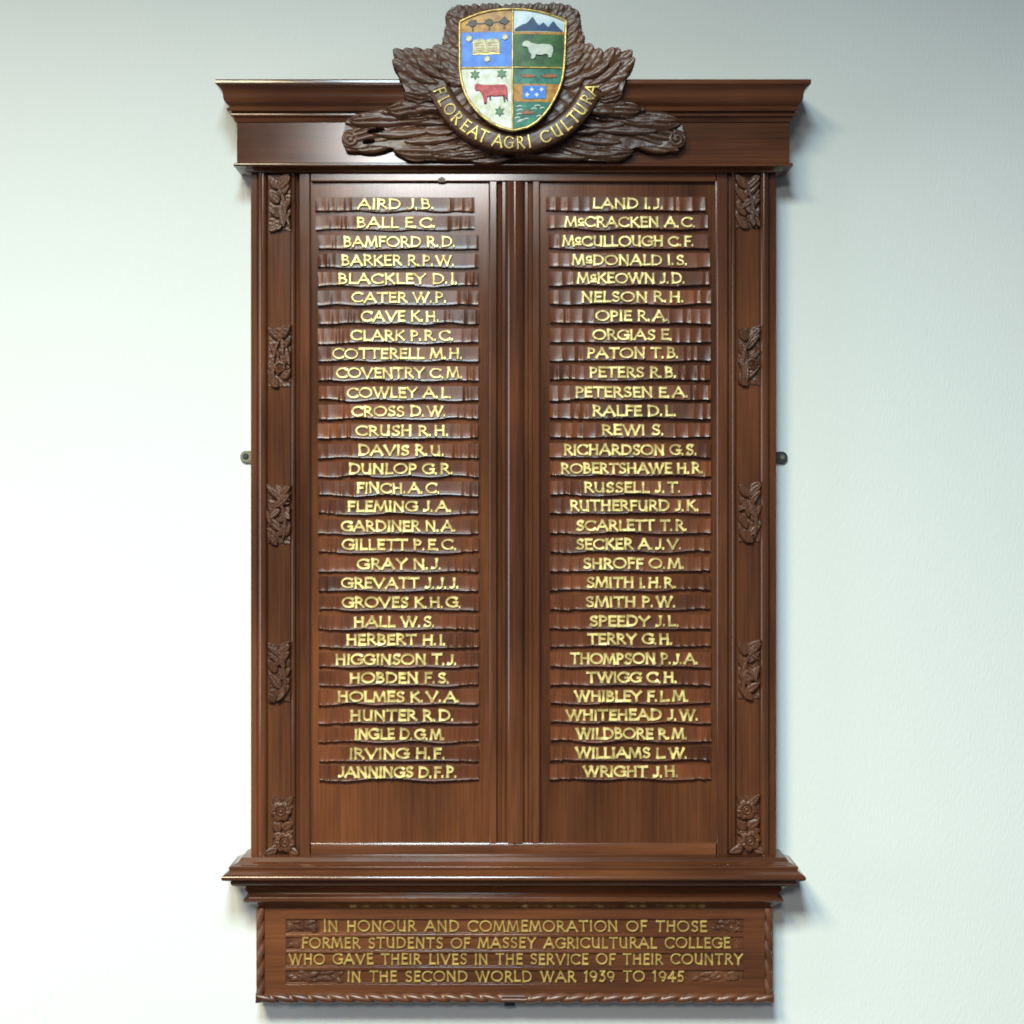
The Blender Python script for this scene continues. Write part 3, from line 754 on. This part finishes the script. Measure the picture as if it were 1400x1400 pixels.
def crest_func(PX, PY):
    r = random.Random(3)
    H = np.full(PX.shape, np.nan)
    base = np.interp(PY, [0, 128, 168, 230], [90, 90, 72, 68])
    R = np.hypot(PX - CS[0], PY - CS[1])
    nz = seed_noise(PX, PY, r, 9, 7, 22)
    # block behind the shield
    side = (PX > 612 + np.interp(PY, [0, 30, 120], [10, -2, -18]) + nz * 3) & (PX < 792 + np.interp(PY, [0, 30, 120], [-12, 2, 22]) + nz * 3) & (PY > 12.5 + nz * 2) & (PY < 130)
    H[side] = base[side] + 8 + nz[side]
    lower = (R < 124 + nz * 1.5) & (PY > 95)
    H[lower] = base[lower] + 9
    for s_ in (-1, 1):
        def m_(x): return 702 + s_ * (702 - x) * 1.0 + (0 if s_ < 0 else 0)
        def lf(bx, by, tx, ty, w, z0, lift, dome, **kw):
            # written for the left half; the right half is its mirror image
            X0, X1 = (bx, tx) if s_ < 0 else (1404 - bx, 1404 - tx)
            j = lambda q: r.uniform(-q, q)
            bs = float(np.interp((by + ty) / 2, [0, 128, 168, 230], [90, 90, 72, 68]))
            kw = dict(kw); 
            if 'bend' in kw: kw['bend'] = kw['bend'] * (1 if s_ < 0 else -1)
            leaf(H, PX, PY, X0 + j(2), by + j(2), X1 + j(2.5), ty + j(2), w * r.uniform(.9, 1.15), bs + z0 + j(1), lift, dome, **kw)
        def fr(bx, by, tx, ty, w, z0, lift, dome, rid, blunt=1.35, bend=0.0):
            X0, X1 = (bx, tx) if s_ < 0 else (1404 - bx, 1404 - tx)
            j = lambda q: r.uniform(-q, q)
            bs = float(np.interp((by + ty) / 2, [0, 128, 168, 230], [90, 90, 72, 68]))
            frond(H, PX, PY, X0 + j(1.5), by + j(1.5), X1 + j(1.5), ty + j(1.5), w, bs + z0, lift, dome, rid, blunt, bend * (1 if s_ < 0 else -1), r)
        # feathery tips round the top of the shield
        for k_ in range(9):
            t = k_ / 8.0
            x = 702 - t * 82; y = 6.8 + (t ** 6) * 9
            lf(x + 6, 36, x - 4, y - .5, 21, 6, 3, 3.5, veins=2, serr=.05, tip=1.2, pw=.6)
        for k_ in range(7):
            t = k_ / 6.0
            x = 619 - 20 * t + r.uniform(-2, 2); y = 20 + 72 * t
            lf(640, y + 24, x - 3, y - 3, 24, 7 + r.uniform(0, 3), 1, 4, veins=2, serr=.06, bend=.06, tip=1.2, pw=.6)
        for k_ in range(6):
            t = k_ / 5.0
            lf(638, 56 + 62 * t, 613 - 10 * t, 30 + 72 * t, 17, 9 + r.uniform(0, 3), 1, 4.0, veins=2, serr=.05, bend=-.08)
        # upper outward spray: broad leaves with lobed tips
        fr(612, 126, 545, 82, 50, 3, 2, 4.5, 4, 1.5)
        fr(606, 136, 552, 112, 34, 3, 1, 4.0, 5, 1.3)
        for tx, ty, bx, by, w, z in ((539.5, 70.5, 578, 106, 17, 6), (536, 82, 576, 110, 16, 6), (554.5, 69.5, 586, 100, 17, 7), (566, 69.5, 592, 98, 17, 8), (581, 69, 604, 100, 20, 8),
                                     (596, 64, 616, 96, 20, 8), (545, 102, 590, 120, 16, 5), (556, 88, 602, 118, 13, 9), (572, 86, 610, 112, 12, 10), (560, 118, 602, 130, 15, 6)):
            lf(bx, by, tx, ty, w * 1.15, z, 3, 3.6, veins=2, serr=.07, bend=r.uniform(-.08, .08), tip=1.35, pw=.55)
        # body of the carved wing: flutes fanning out from behind the shield
        poly = [(470, 166), (489, 158.5), (521, 153), (546, 144), (556, 132), (547, 107), (541, 86), (560, 82), (600, 76), (640, 110), (692, 212), (640, 213), (578, 203), (548, 204), (532, 198), (514, 196), (486, 200), (471, 198), (466, 186)]
        QX = PX if s_ < 0 else 1404 - PX
        inn = np.zeros(PX.shape, bool)
        for (xa_, ya_), (xb_, yb_) in zip(poly, poly[1:] + poly[:1]):
            if abs(yb_ - ya_) < 1e-6: continue
            inn ^= ((ya_ > PY) != (yb_ > PY)) & (QX < (xb_ - xa_) * (PY - ya_) / (yb_ - ya_) + xa_)
        aw = np.arctan2(PY - 140 + .0009 * (700 - QX) ** 2 * .4, 700 - QX)
        bw = np.interp(PY, [0, 128, 168, 230], [90, 90, 72, 68]) + 5.5 + 3.2 * np.abs(np.sin(aw * 13 + 1.2 * np.sin(QX / 31))) ** .8 + .5 * nz
        H[:] = np.where(inn & (np.isnan(H) | (bw > H)), bw, H)
        # rolled ends
        for cx, cy, rr_, z in ((477, 187, 12, 8),):
            volute(H, PX, PY, cx if s_ < 0 else 1404 - cx, cy, rr_, float(np.interp(cy, [0, 128, 168, 230], [90, 90, 72, 68])) + z, s_)
        # long lower spray: fluted fronds with blunt ends
        fr(612, 168, 466, 188, 42, 3, 0, 5, 4, 1.6, .05)
        fr(614, 158, 476, 162, 34, 5, 0, 5, 3, 1.5)
        fr(606, 146, 528, 150, 30, 7, 0, 5, 3, 1.3)
        fr(600, 136, 552, 130, 28, 7, 0, 4, 4, 1.2)
        fr(668, 198, 536, 203, 30, 4, 0, 5, 3, 1.6, -.03)
        fr(705, 208, 588, 207, 21, 5, 0, 4, 3, 1.4)
        for tx, ty, bx, by, w, z in ((464.5, 181, 520, 182, 17, 5), (472, 200, 522, 190, 15, 4), (488, 203, 545, 190, 13, 4), (470, 165, 530, 166, 15, 7), (489, 156.5, 556, 160, 14, 7), (520, 151, 590, 152, 13, 9), (548, 141, 598, 146, 13, 9),
                                     (505, 177, 600, 174, 12, 9), (545, 166, 612, 166, 11, 10), (560, 205, 640, 197, 11, 8), (606, 211, 690, 206, 10, 7), (552, 190, 626, 184, 12, 9), (640, 213.5, 704, 211, 9, 5), (580, 176, 624, 178, 9, 11), (566, 152, 606, 150, 10, 11)):
            lf(bx, by, tx, ty, w, z, -1, 3.6, veins=2, serr=.05, bend=r.uniform(-.08, .08), tip=1.2, pw=.6)
    H = np.where(np.isnan(H), H, H + .12 * seed_noise(PX, PY, r, 8, 4, 10))
    # the smooth scroll that carries the motto
    ang = np.degrees(np.arctan2(PY - CS[1], PX - CS[0]))
    sc = (R > 95) & (R < 125) & (ang > 13) & (ang < 167)
    prof = 102.5 - np.clip((np.abs(ang - 90) - 66) / 10, 0, 1) * 7 - 2.5 * ((R - 111) / 13.5) ** 4
    mid_ = sc & (np.abs(ang - 90) < 70)
    H = np.where(mid_, prof + .3 * nz, np.where(sc, np.fmax(prof, H), H))
    # pierced slots in the lower spray
    for cx, cy, a_, b2 in ((513, 176, 12, 3.4), (503, 190.5, 8.5, 3.2)):
        X_ = PX - cx; Y_ = PY - cy + .12 * X_
        H = np.where((X_ / a_) ** 2 + (Y_ / b2) ** 2 < 1, np.nan, H)
    # hollow behind the shield
    ins = (PX > 630) & (PX < 772) & (PY > ytop(PX) + 2) & (PY < ybot(PX) - 2)
    H = np.where(ins, 100.0, H)
    H = np.where((~ins) & (R < 96) & (PY > 105) & ~np.isnan(H), np.maximum(H, 99.5 + .8 * nz + 1.8 * np.abs(np.sin(np.radians(ang) * 17 + .5 * nz)) ** .6), H)
    return np.where(np.isnan(H), H, np.minimum(H, 111))
crest = heightfield('crest_carving', 455, 950, 0, 222, .9, crest_func, 60, 92, M['wood_carve'], board)

def strip(mb, x0, x1, ya, yb, lift, mi=0, dback=104, step=2.0):
    """piece of shield surface between rows ya and yb, cut to the outline of the shield; a thin slab"""
    n = max(2, int((x1 - x0) / step)); v = []; f = []; m_ = 6
    cols = []
    for i in range(n + 1):
        x = x0 + (x1 - x0) * i / n
        a = ya(x) if callable(ya) else ya
        b_ = yb(x) if callable(yb) else yb
        a = max(a, float(ytop(x))); b_ = max(min(b_, float(ybot(x))), a + .01)
        col = []
        for j in range(m_ + 1):
            y = a + (b_ - a) * j / m_
            col.append((fx(x, DSH), fy(float(dshield(x, y)) + lift), fz(y, DSH)))
        col = [(col[0][0], fy(dback), col[0][2])] + col + [(col[-1][0], fy(dback), col[-1][2])]
        cols.append(col)
    k_ = m_ + 3
    for c_ in cols: v += c_
    for i in range(n):
        for j in range(k_ - 1):
            a = i * k_ + j; f.append((a, a + 1, a + k_ + 1, a + k_))
    f.append(tuple(range(k_))); f.append(tuple(range(n * k_, n * k_ + k_)))
    mb.add(v, f, mi)

def plate(name, outlines, lift, th, mat, parent=None, bev=.5):
    """flat raised shapes on the shield, outlines in picture units"""
    bm = bmesh.new()
    for pts in outlines:
        n = len(pts); cx = sum(p[0] for p in pts) / n; cy = sum(p[1] for p in pts) / n
        lv = []
        rad = max(math.hypot(p[0] - cx, p[1] - cy) for p in pts)
        for s_, h in ((1.0, -1.0), (1.0, th - bev), (1.0 - min(.12, .7 / rad), th)):
            ring = []
            for x, y in pts:
                X, Y = cx + (x - cx) * s_, cy + (y - cy) * s_
                ring.append(bm.verts.new((fx(X, DSH), fy(float(dshield(X, Y)) + lift + h), fz(Y, DSH))))
            lv.append(ring)
        for q in range(2):
            for i in range(n): bm.faces.new((lv[q][i], lv[q][(i + 1) % n], lv[q + 1][(i + 1) % n], lv[q + 1][i]))
        bm.faces.new(lv[2])
    bm.normal_update()
    bmesh.ops.triangulate(bm, faces=[f_ for f_ in bm.faces if len(f_.verts) > 4])
    v = [tuple(x.co) for x in bm.verts]; bm.verts.index_update()
    f = [tuple(x.index for x in f_.verts) for f_ in bm.faces]
    bm.free()
    return obj(name, v, f, mat, parent or crest, 30)

XC, YC = 701.5, 93.0
# four quarters of the field
mb = MB(); strip(mb, 630, XC, 0, 44.5, .2, 0); strip(mb, 630, XC, 44.5, YC, 0, 1)
mb.build('book_quarter', [M['p_gold'], M['p_blue']], crest, 30)
mb = MB(); strip(mb, XC, 772.6, 0, 44, 0, 0); strip(mb, XC, 772.6, 44, 47.6, .5, 1); strip(mb, XC, 772.6, 47.6, YC, .1, 2)
mb.build('mountain_quarter', [M['p_sky'], M['p_gold'], M['p_green']], crest, 30)
mb = MB(); strip(mb, 630.4, XC, YC, 200, 0, 0)
mb.build('cattle_quarter', [M['p_white']], crest, 30)
mb = MB(); strip(mb, XC, 771, YC, 115.5, 0, 0); strip(mb, XC, 768.5, 115.5, 140, .4, 1); strip(mb, XC, 758, 140, 200, 0, 0)
mb.build('harbour_quarter', [M['p_sea'], M['p_gold']], crest, 30)

# gilt rim and cross bars
def tube(mb, pts, r, lift, seg=10, closed=False):
    n = len(pts); v = []; f = []
    for i in range(n):
        a = Vector(pts[(i - 1) % n] if (closed or i > 0) else pts[0]); b_ = Vector(pts[(i + 1) % n] if (closed or i < n - 1) else pts[-1])
        t = (b_ - a).normalized(); nr = Vector((-t.y, t.x)); p = Vector(pts[i])
        for k_ in range(seg):
            th = 2 * math.pi * k_ / seg
            q = p + nr * r * math.cos(th)
            v.append((fx(q.x, DSH), fy(float(dshield(p.x, p.y)) + lift + r * .9 * math.sin(th)), fz(q.y, DSH)))
    for i in range(n if closed else n - 1):
        for k_ in range(seg):
            a = i * seg + k_; b_ = i * seg + (k_ + 1) % seg; c_ = ((i + 1) % n) * seg
            f.append((a, b_, c_ + (k_ + 1) % seg, c_ + k_))
    if not closed: f += [tuple(range(seg)), tuple(range((n - 1) * seg, n * seg))]
    mb.add(v, f)
def dense(pts, st=4.0):
    out = []
    for a, b_ in zip(pts[:-1], pts[1:]):
        n = max(1, int(math.hypot(b_[0] - a[0], b_[1] - a[1]) / st))
        for i in range(n): out.append((a[0] + (b_[0] - a[0]) * i / n, a[1] + (b_[1] - a[1]) * i / n))
    return out + [pts[-1]]
loop = dense(TOP)[:-1] + dense(SHIELD_R)[:-1] + dense(SHIELD_L)[::-1][:-1]
mb = MB(); tube(mb, loop, 1.9, .6, closed=True)
tube(mb, dense([(XC - .6, 14), (XC - .6, 178)]), 1.5, .3); tube(mb, dense([(630, YC + .3), (771, YC + .3)]), 1.4, .5)
mb.build('gilt_rim', M['gold_rim'], crest, 50)

def blob(cx, cy, rx, ry, n=14, rough=.2, seed=0):
    r = random.Random(seed)
    return [(cx + rx * (1 + r.uniform(-rough, rough)) * math.cos(2 * math.pi * i / n), cy + ry * (1 + r.uniform(-rough, rough)) * math.sin(2 * math.pi * i / n)) for i in range(n)]
def star(cx, cy, r, pts=5, rin=.62):
    return [(cx + (r if i % 2 == 0 else r * rin) * math.sin(math.pi * i / pts), cy - (r if i % 2 == 0 else r * rin) * math.cos(math.pi * i / pts)) for i in range(2 * pts)]
for i, (x, y) in enumerate(((646.5, 32.5), (669, 31.2), (689.5, 29.8))):
    plate('tree', [blob(x, y, 5.6, 5.2, 16, .25, i)], .4, 1.0, M['p_tree']); 
plate('ground_line', [[(637, 33.2), (660, 31.8), (682, 30.2), (697, 29.6), (697, 31), (682, 31.8), (660, 33.6), (637, 34.8)]], .3, .6, M['p_tree'])
for x, y in ((646.5, 36.5), (669, 35.2), (689.5, 33.8)): plate('tree_trunk', [[(x - .9, y), (x + .9, y), (x + 1.4, y + 7), (x - 1.4, y + 7)]], .3, .6, M['p_tree'])
# open book
for q in ([[(647.4, 56), (656, 53.8), (664.5, 55.6), (664.5, 73.6), (656, 72), (647.4, 74)], [(665, 55.6), (674, 53.6), (682.8, 55.4), (682.8, 73.6), (674, 72), (665, 73.6)]]): plate('book_page', [q], .2, 2.4, M['p_cream'])
plate('book_binding', [[(646.4, 57), (683.8, 56.6), (683.8, 75.2), (646.4, 75.6)]], .0, 1.2, M['gold_rim'])
for y in (60, 63.5, 67, 70):
    for x0, x1 in ((650, 662.6), (667, 680.4)): plate('text_line', [[(x0, y), (x1, y - .4), (x1, y + .5), (x0, y + .9)]], 1.9, 1.0, M['p_rust'])
for x, y in ((641.2, 53.2), (690.4, 51.6), (666, 81.6)): plate('star', [star(x, y, 5.0, 6, .74)], .2, 1.5, M['p_cream'])
# mountains and sheep
plate('mountain', [[(703.6, 43.4), (703.6, 40.4), (709, 37.2), (714, 34.4), (719, 33), (723, 29.4), (725.6, 26.2), (728, 23.6), (730.4, 26.8), (733, 31.4), (737, 35.6), (740, 33.4), (743, 31.0), (746, 34.4), (750, 37.6), (753, 33.4), (756.6, 29.2), (759, 31.6), (761.6, 35.6), (765, 38.8), (769.4, 42.6), (769.4, 43.4)]], .2, .9, M['p_navy'])
plate('sheep', [[(713.6, 62.4), (716, 58.4), (719.4, 56.6), (722.8, 57.4), (726, 59.8), (734, 61.4), (744, 61), (751.6, 61.4), (755.6, 64.4), (756.6, 70), (755, 76), (753.8, 79.6), (750.6, 80), (749.6, 75.6), (746, 74.8), (741, 76.2), (736, 76.4), (732.6, 75.4), (731.4, 79.6), (729, 82.2), (726, 81.4), (726.4, 76), (723, 71.4), (721.6, 66.6), (718.8, 65), (715.4, 64.8)]], .3, 2.2, M['p_grey'])
# cow and three green sprigs
plate('cow', [[(649, 117.4), (651.6, 115), (655, 115.6), (662, 117), (674, 117.2), (684, 116.8), (690.6, 117), (693, 120.4), (693.8, 127), (693.6, 135.4), (691.6, 135.8), (690.2, 131.8), (684, 131.6), (677, 132.4), (670.6, 131.6), (666, 132.8), (665.4, 140.6), (662.6, 142.6), (661, 138), (660, 131.6), (657, 126.6), (654.4, 123.4), (650.2, 124), (648.8, 121)]], .3, 2.2, M['p_red'])
for q in ([[(661, 133), (665.6, 133), (664.8, 143), (662, 143)], [(687.6, 132), (690, 132), (691.2, 140.6), (689, 140.6)], [(692, 134), (694.2, 134), (695, 139), (693.2, 139)], [(669, 132), (671.4, 132), (671, 138), (669.4, 138)]]): plate('cow_leg', [q], .1, 1.0, M['p_tree'])
for i, (x, y) in enumerate(((649.4, 102.6), (686, 101.8), (683, 153))):
    plate('sprig', [star(x, y, 7.4, 6, .55)], .2, 1.4, M['p_leaf'])
# harbour: ships, blue cloth with four stars
plate('ship', [[(711, 103.6), (716, 102.4), (722, 101.8), (731, 103.4), (733, 105.6), (726, 107), (714, 106.8)]], .2, 1.0, M['p_rust'])
plate('ship', [[(738, 103.6), (744, 102.2), (752, 101.4), (760, 102.4), (763, 105.2), (756, 107), (742, 106.6)]], .2, 1.0, M['p_rust'])
plate('ship', [[(710, 154.6), (716, 153), (719.4, 150.6), (723, 153), (731, 153.2), (729, 156.4), (714, 157)]], .2, 1.0, M['p_rust'])
plate('flag', [[(714.6, 118.4), (746.4, 118), (746.4, 135.6), (714.6, 136.2)]], .5, 1.0, M['p_blue'])
for x, y in ((727, 123.4), (740.4, 123.2), (720.8, 130.6), (733.8, 130.6)): plate('flag_star', [star(x, y, 3.7, 4, .55)], 1.1, 1.2, M['p_white'])
rr = random.Random(5)
def wave(x, y, l): return [(x, y), (x + l * .5, y - 1.6), (x + l, y - .6), (x + l, y + .5), (x + l * .5, y - .3), (x, y + 1.4)]
wv = [wave(704 + rr.uniform(0, 3), 146 + 5.2 * k_, rr.uniform(5, 9)) for k_ in range(5)] + [wave(x, y, rr.uniform(6, 10)) for x, y in ((730, 145), (738, 148), (726, 149), (716, 163), (733, 159), (709, 165))]
for q in wv: plate('wave', [q], .1, .7, M['p_white'])

# motto letters on the scroll, each tilted along its arc
mb = MB(); r = random.Random(9)
MOT = [('F', 598.5, 126), ('L', 605, 139), ('O', 611.5, 152), ('R', 621.5, 165), ('E', 633.5, 176), ('A', 645.5, 185), ('T', 659, 190), ('A', 680, 196), ('G', 695.5, 196.5), ('R', 711.5, 196), ('I', 724, 194.5),
       ('C', 745.5, 186.5), ('U', 761, 179), ('L', 773.5, 169.5), ('T', 783, 159.5), ('U', 792.5, 149), ('R', 802, 135), ('A', 809.5, 122.5)]
for ch, x, y in MOT:
    a = math.atan2(y - CS[1], x - CS[0])
    wd, st = G[ch]; cap = 18.0; sx = 15.0 if ch not in 'OG' else 13.5
    er = Vector((math.cos(a), math.sin(a))); et = Vector((math.sin(a), -math.cos(a)))   # outwards, and along the reading direction
    def mp(u_, v_, h, er=er, et=et):
        R_ = 110.5 + cap / 2 - v_
        px = CS[0] + er.x * R_ + et.x * u_; py = CS[1] + er.y * R_ + et.y * u_
        return (fx(px, 104), fy(101.7 - 2.5 * ((R_ - 111) / 13.5) ** 4 + h), fz(py, 104))
    for q, s_ in enumerate(st):
        ribbon(mb, [((p[0] - wd / 2) * sx, 1.4 + p[1] * (cap - 2.8)) for p in s_], mp, 3.0, 3.2, .3, q * .12 + r.uniform(0, .05))
mb.build('motto_lettering', M['gold_motto'], crest, 40)
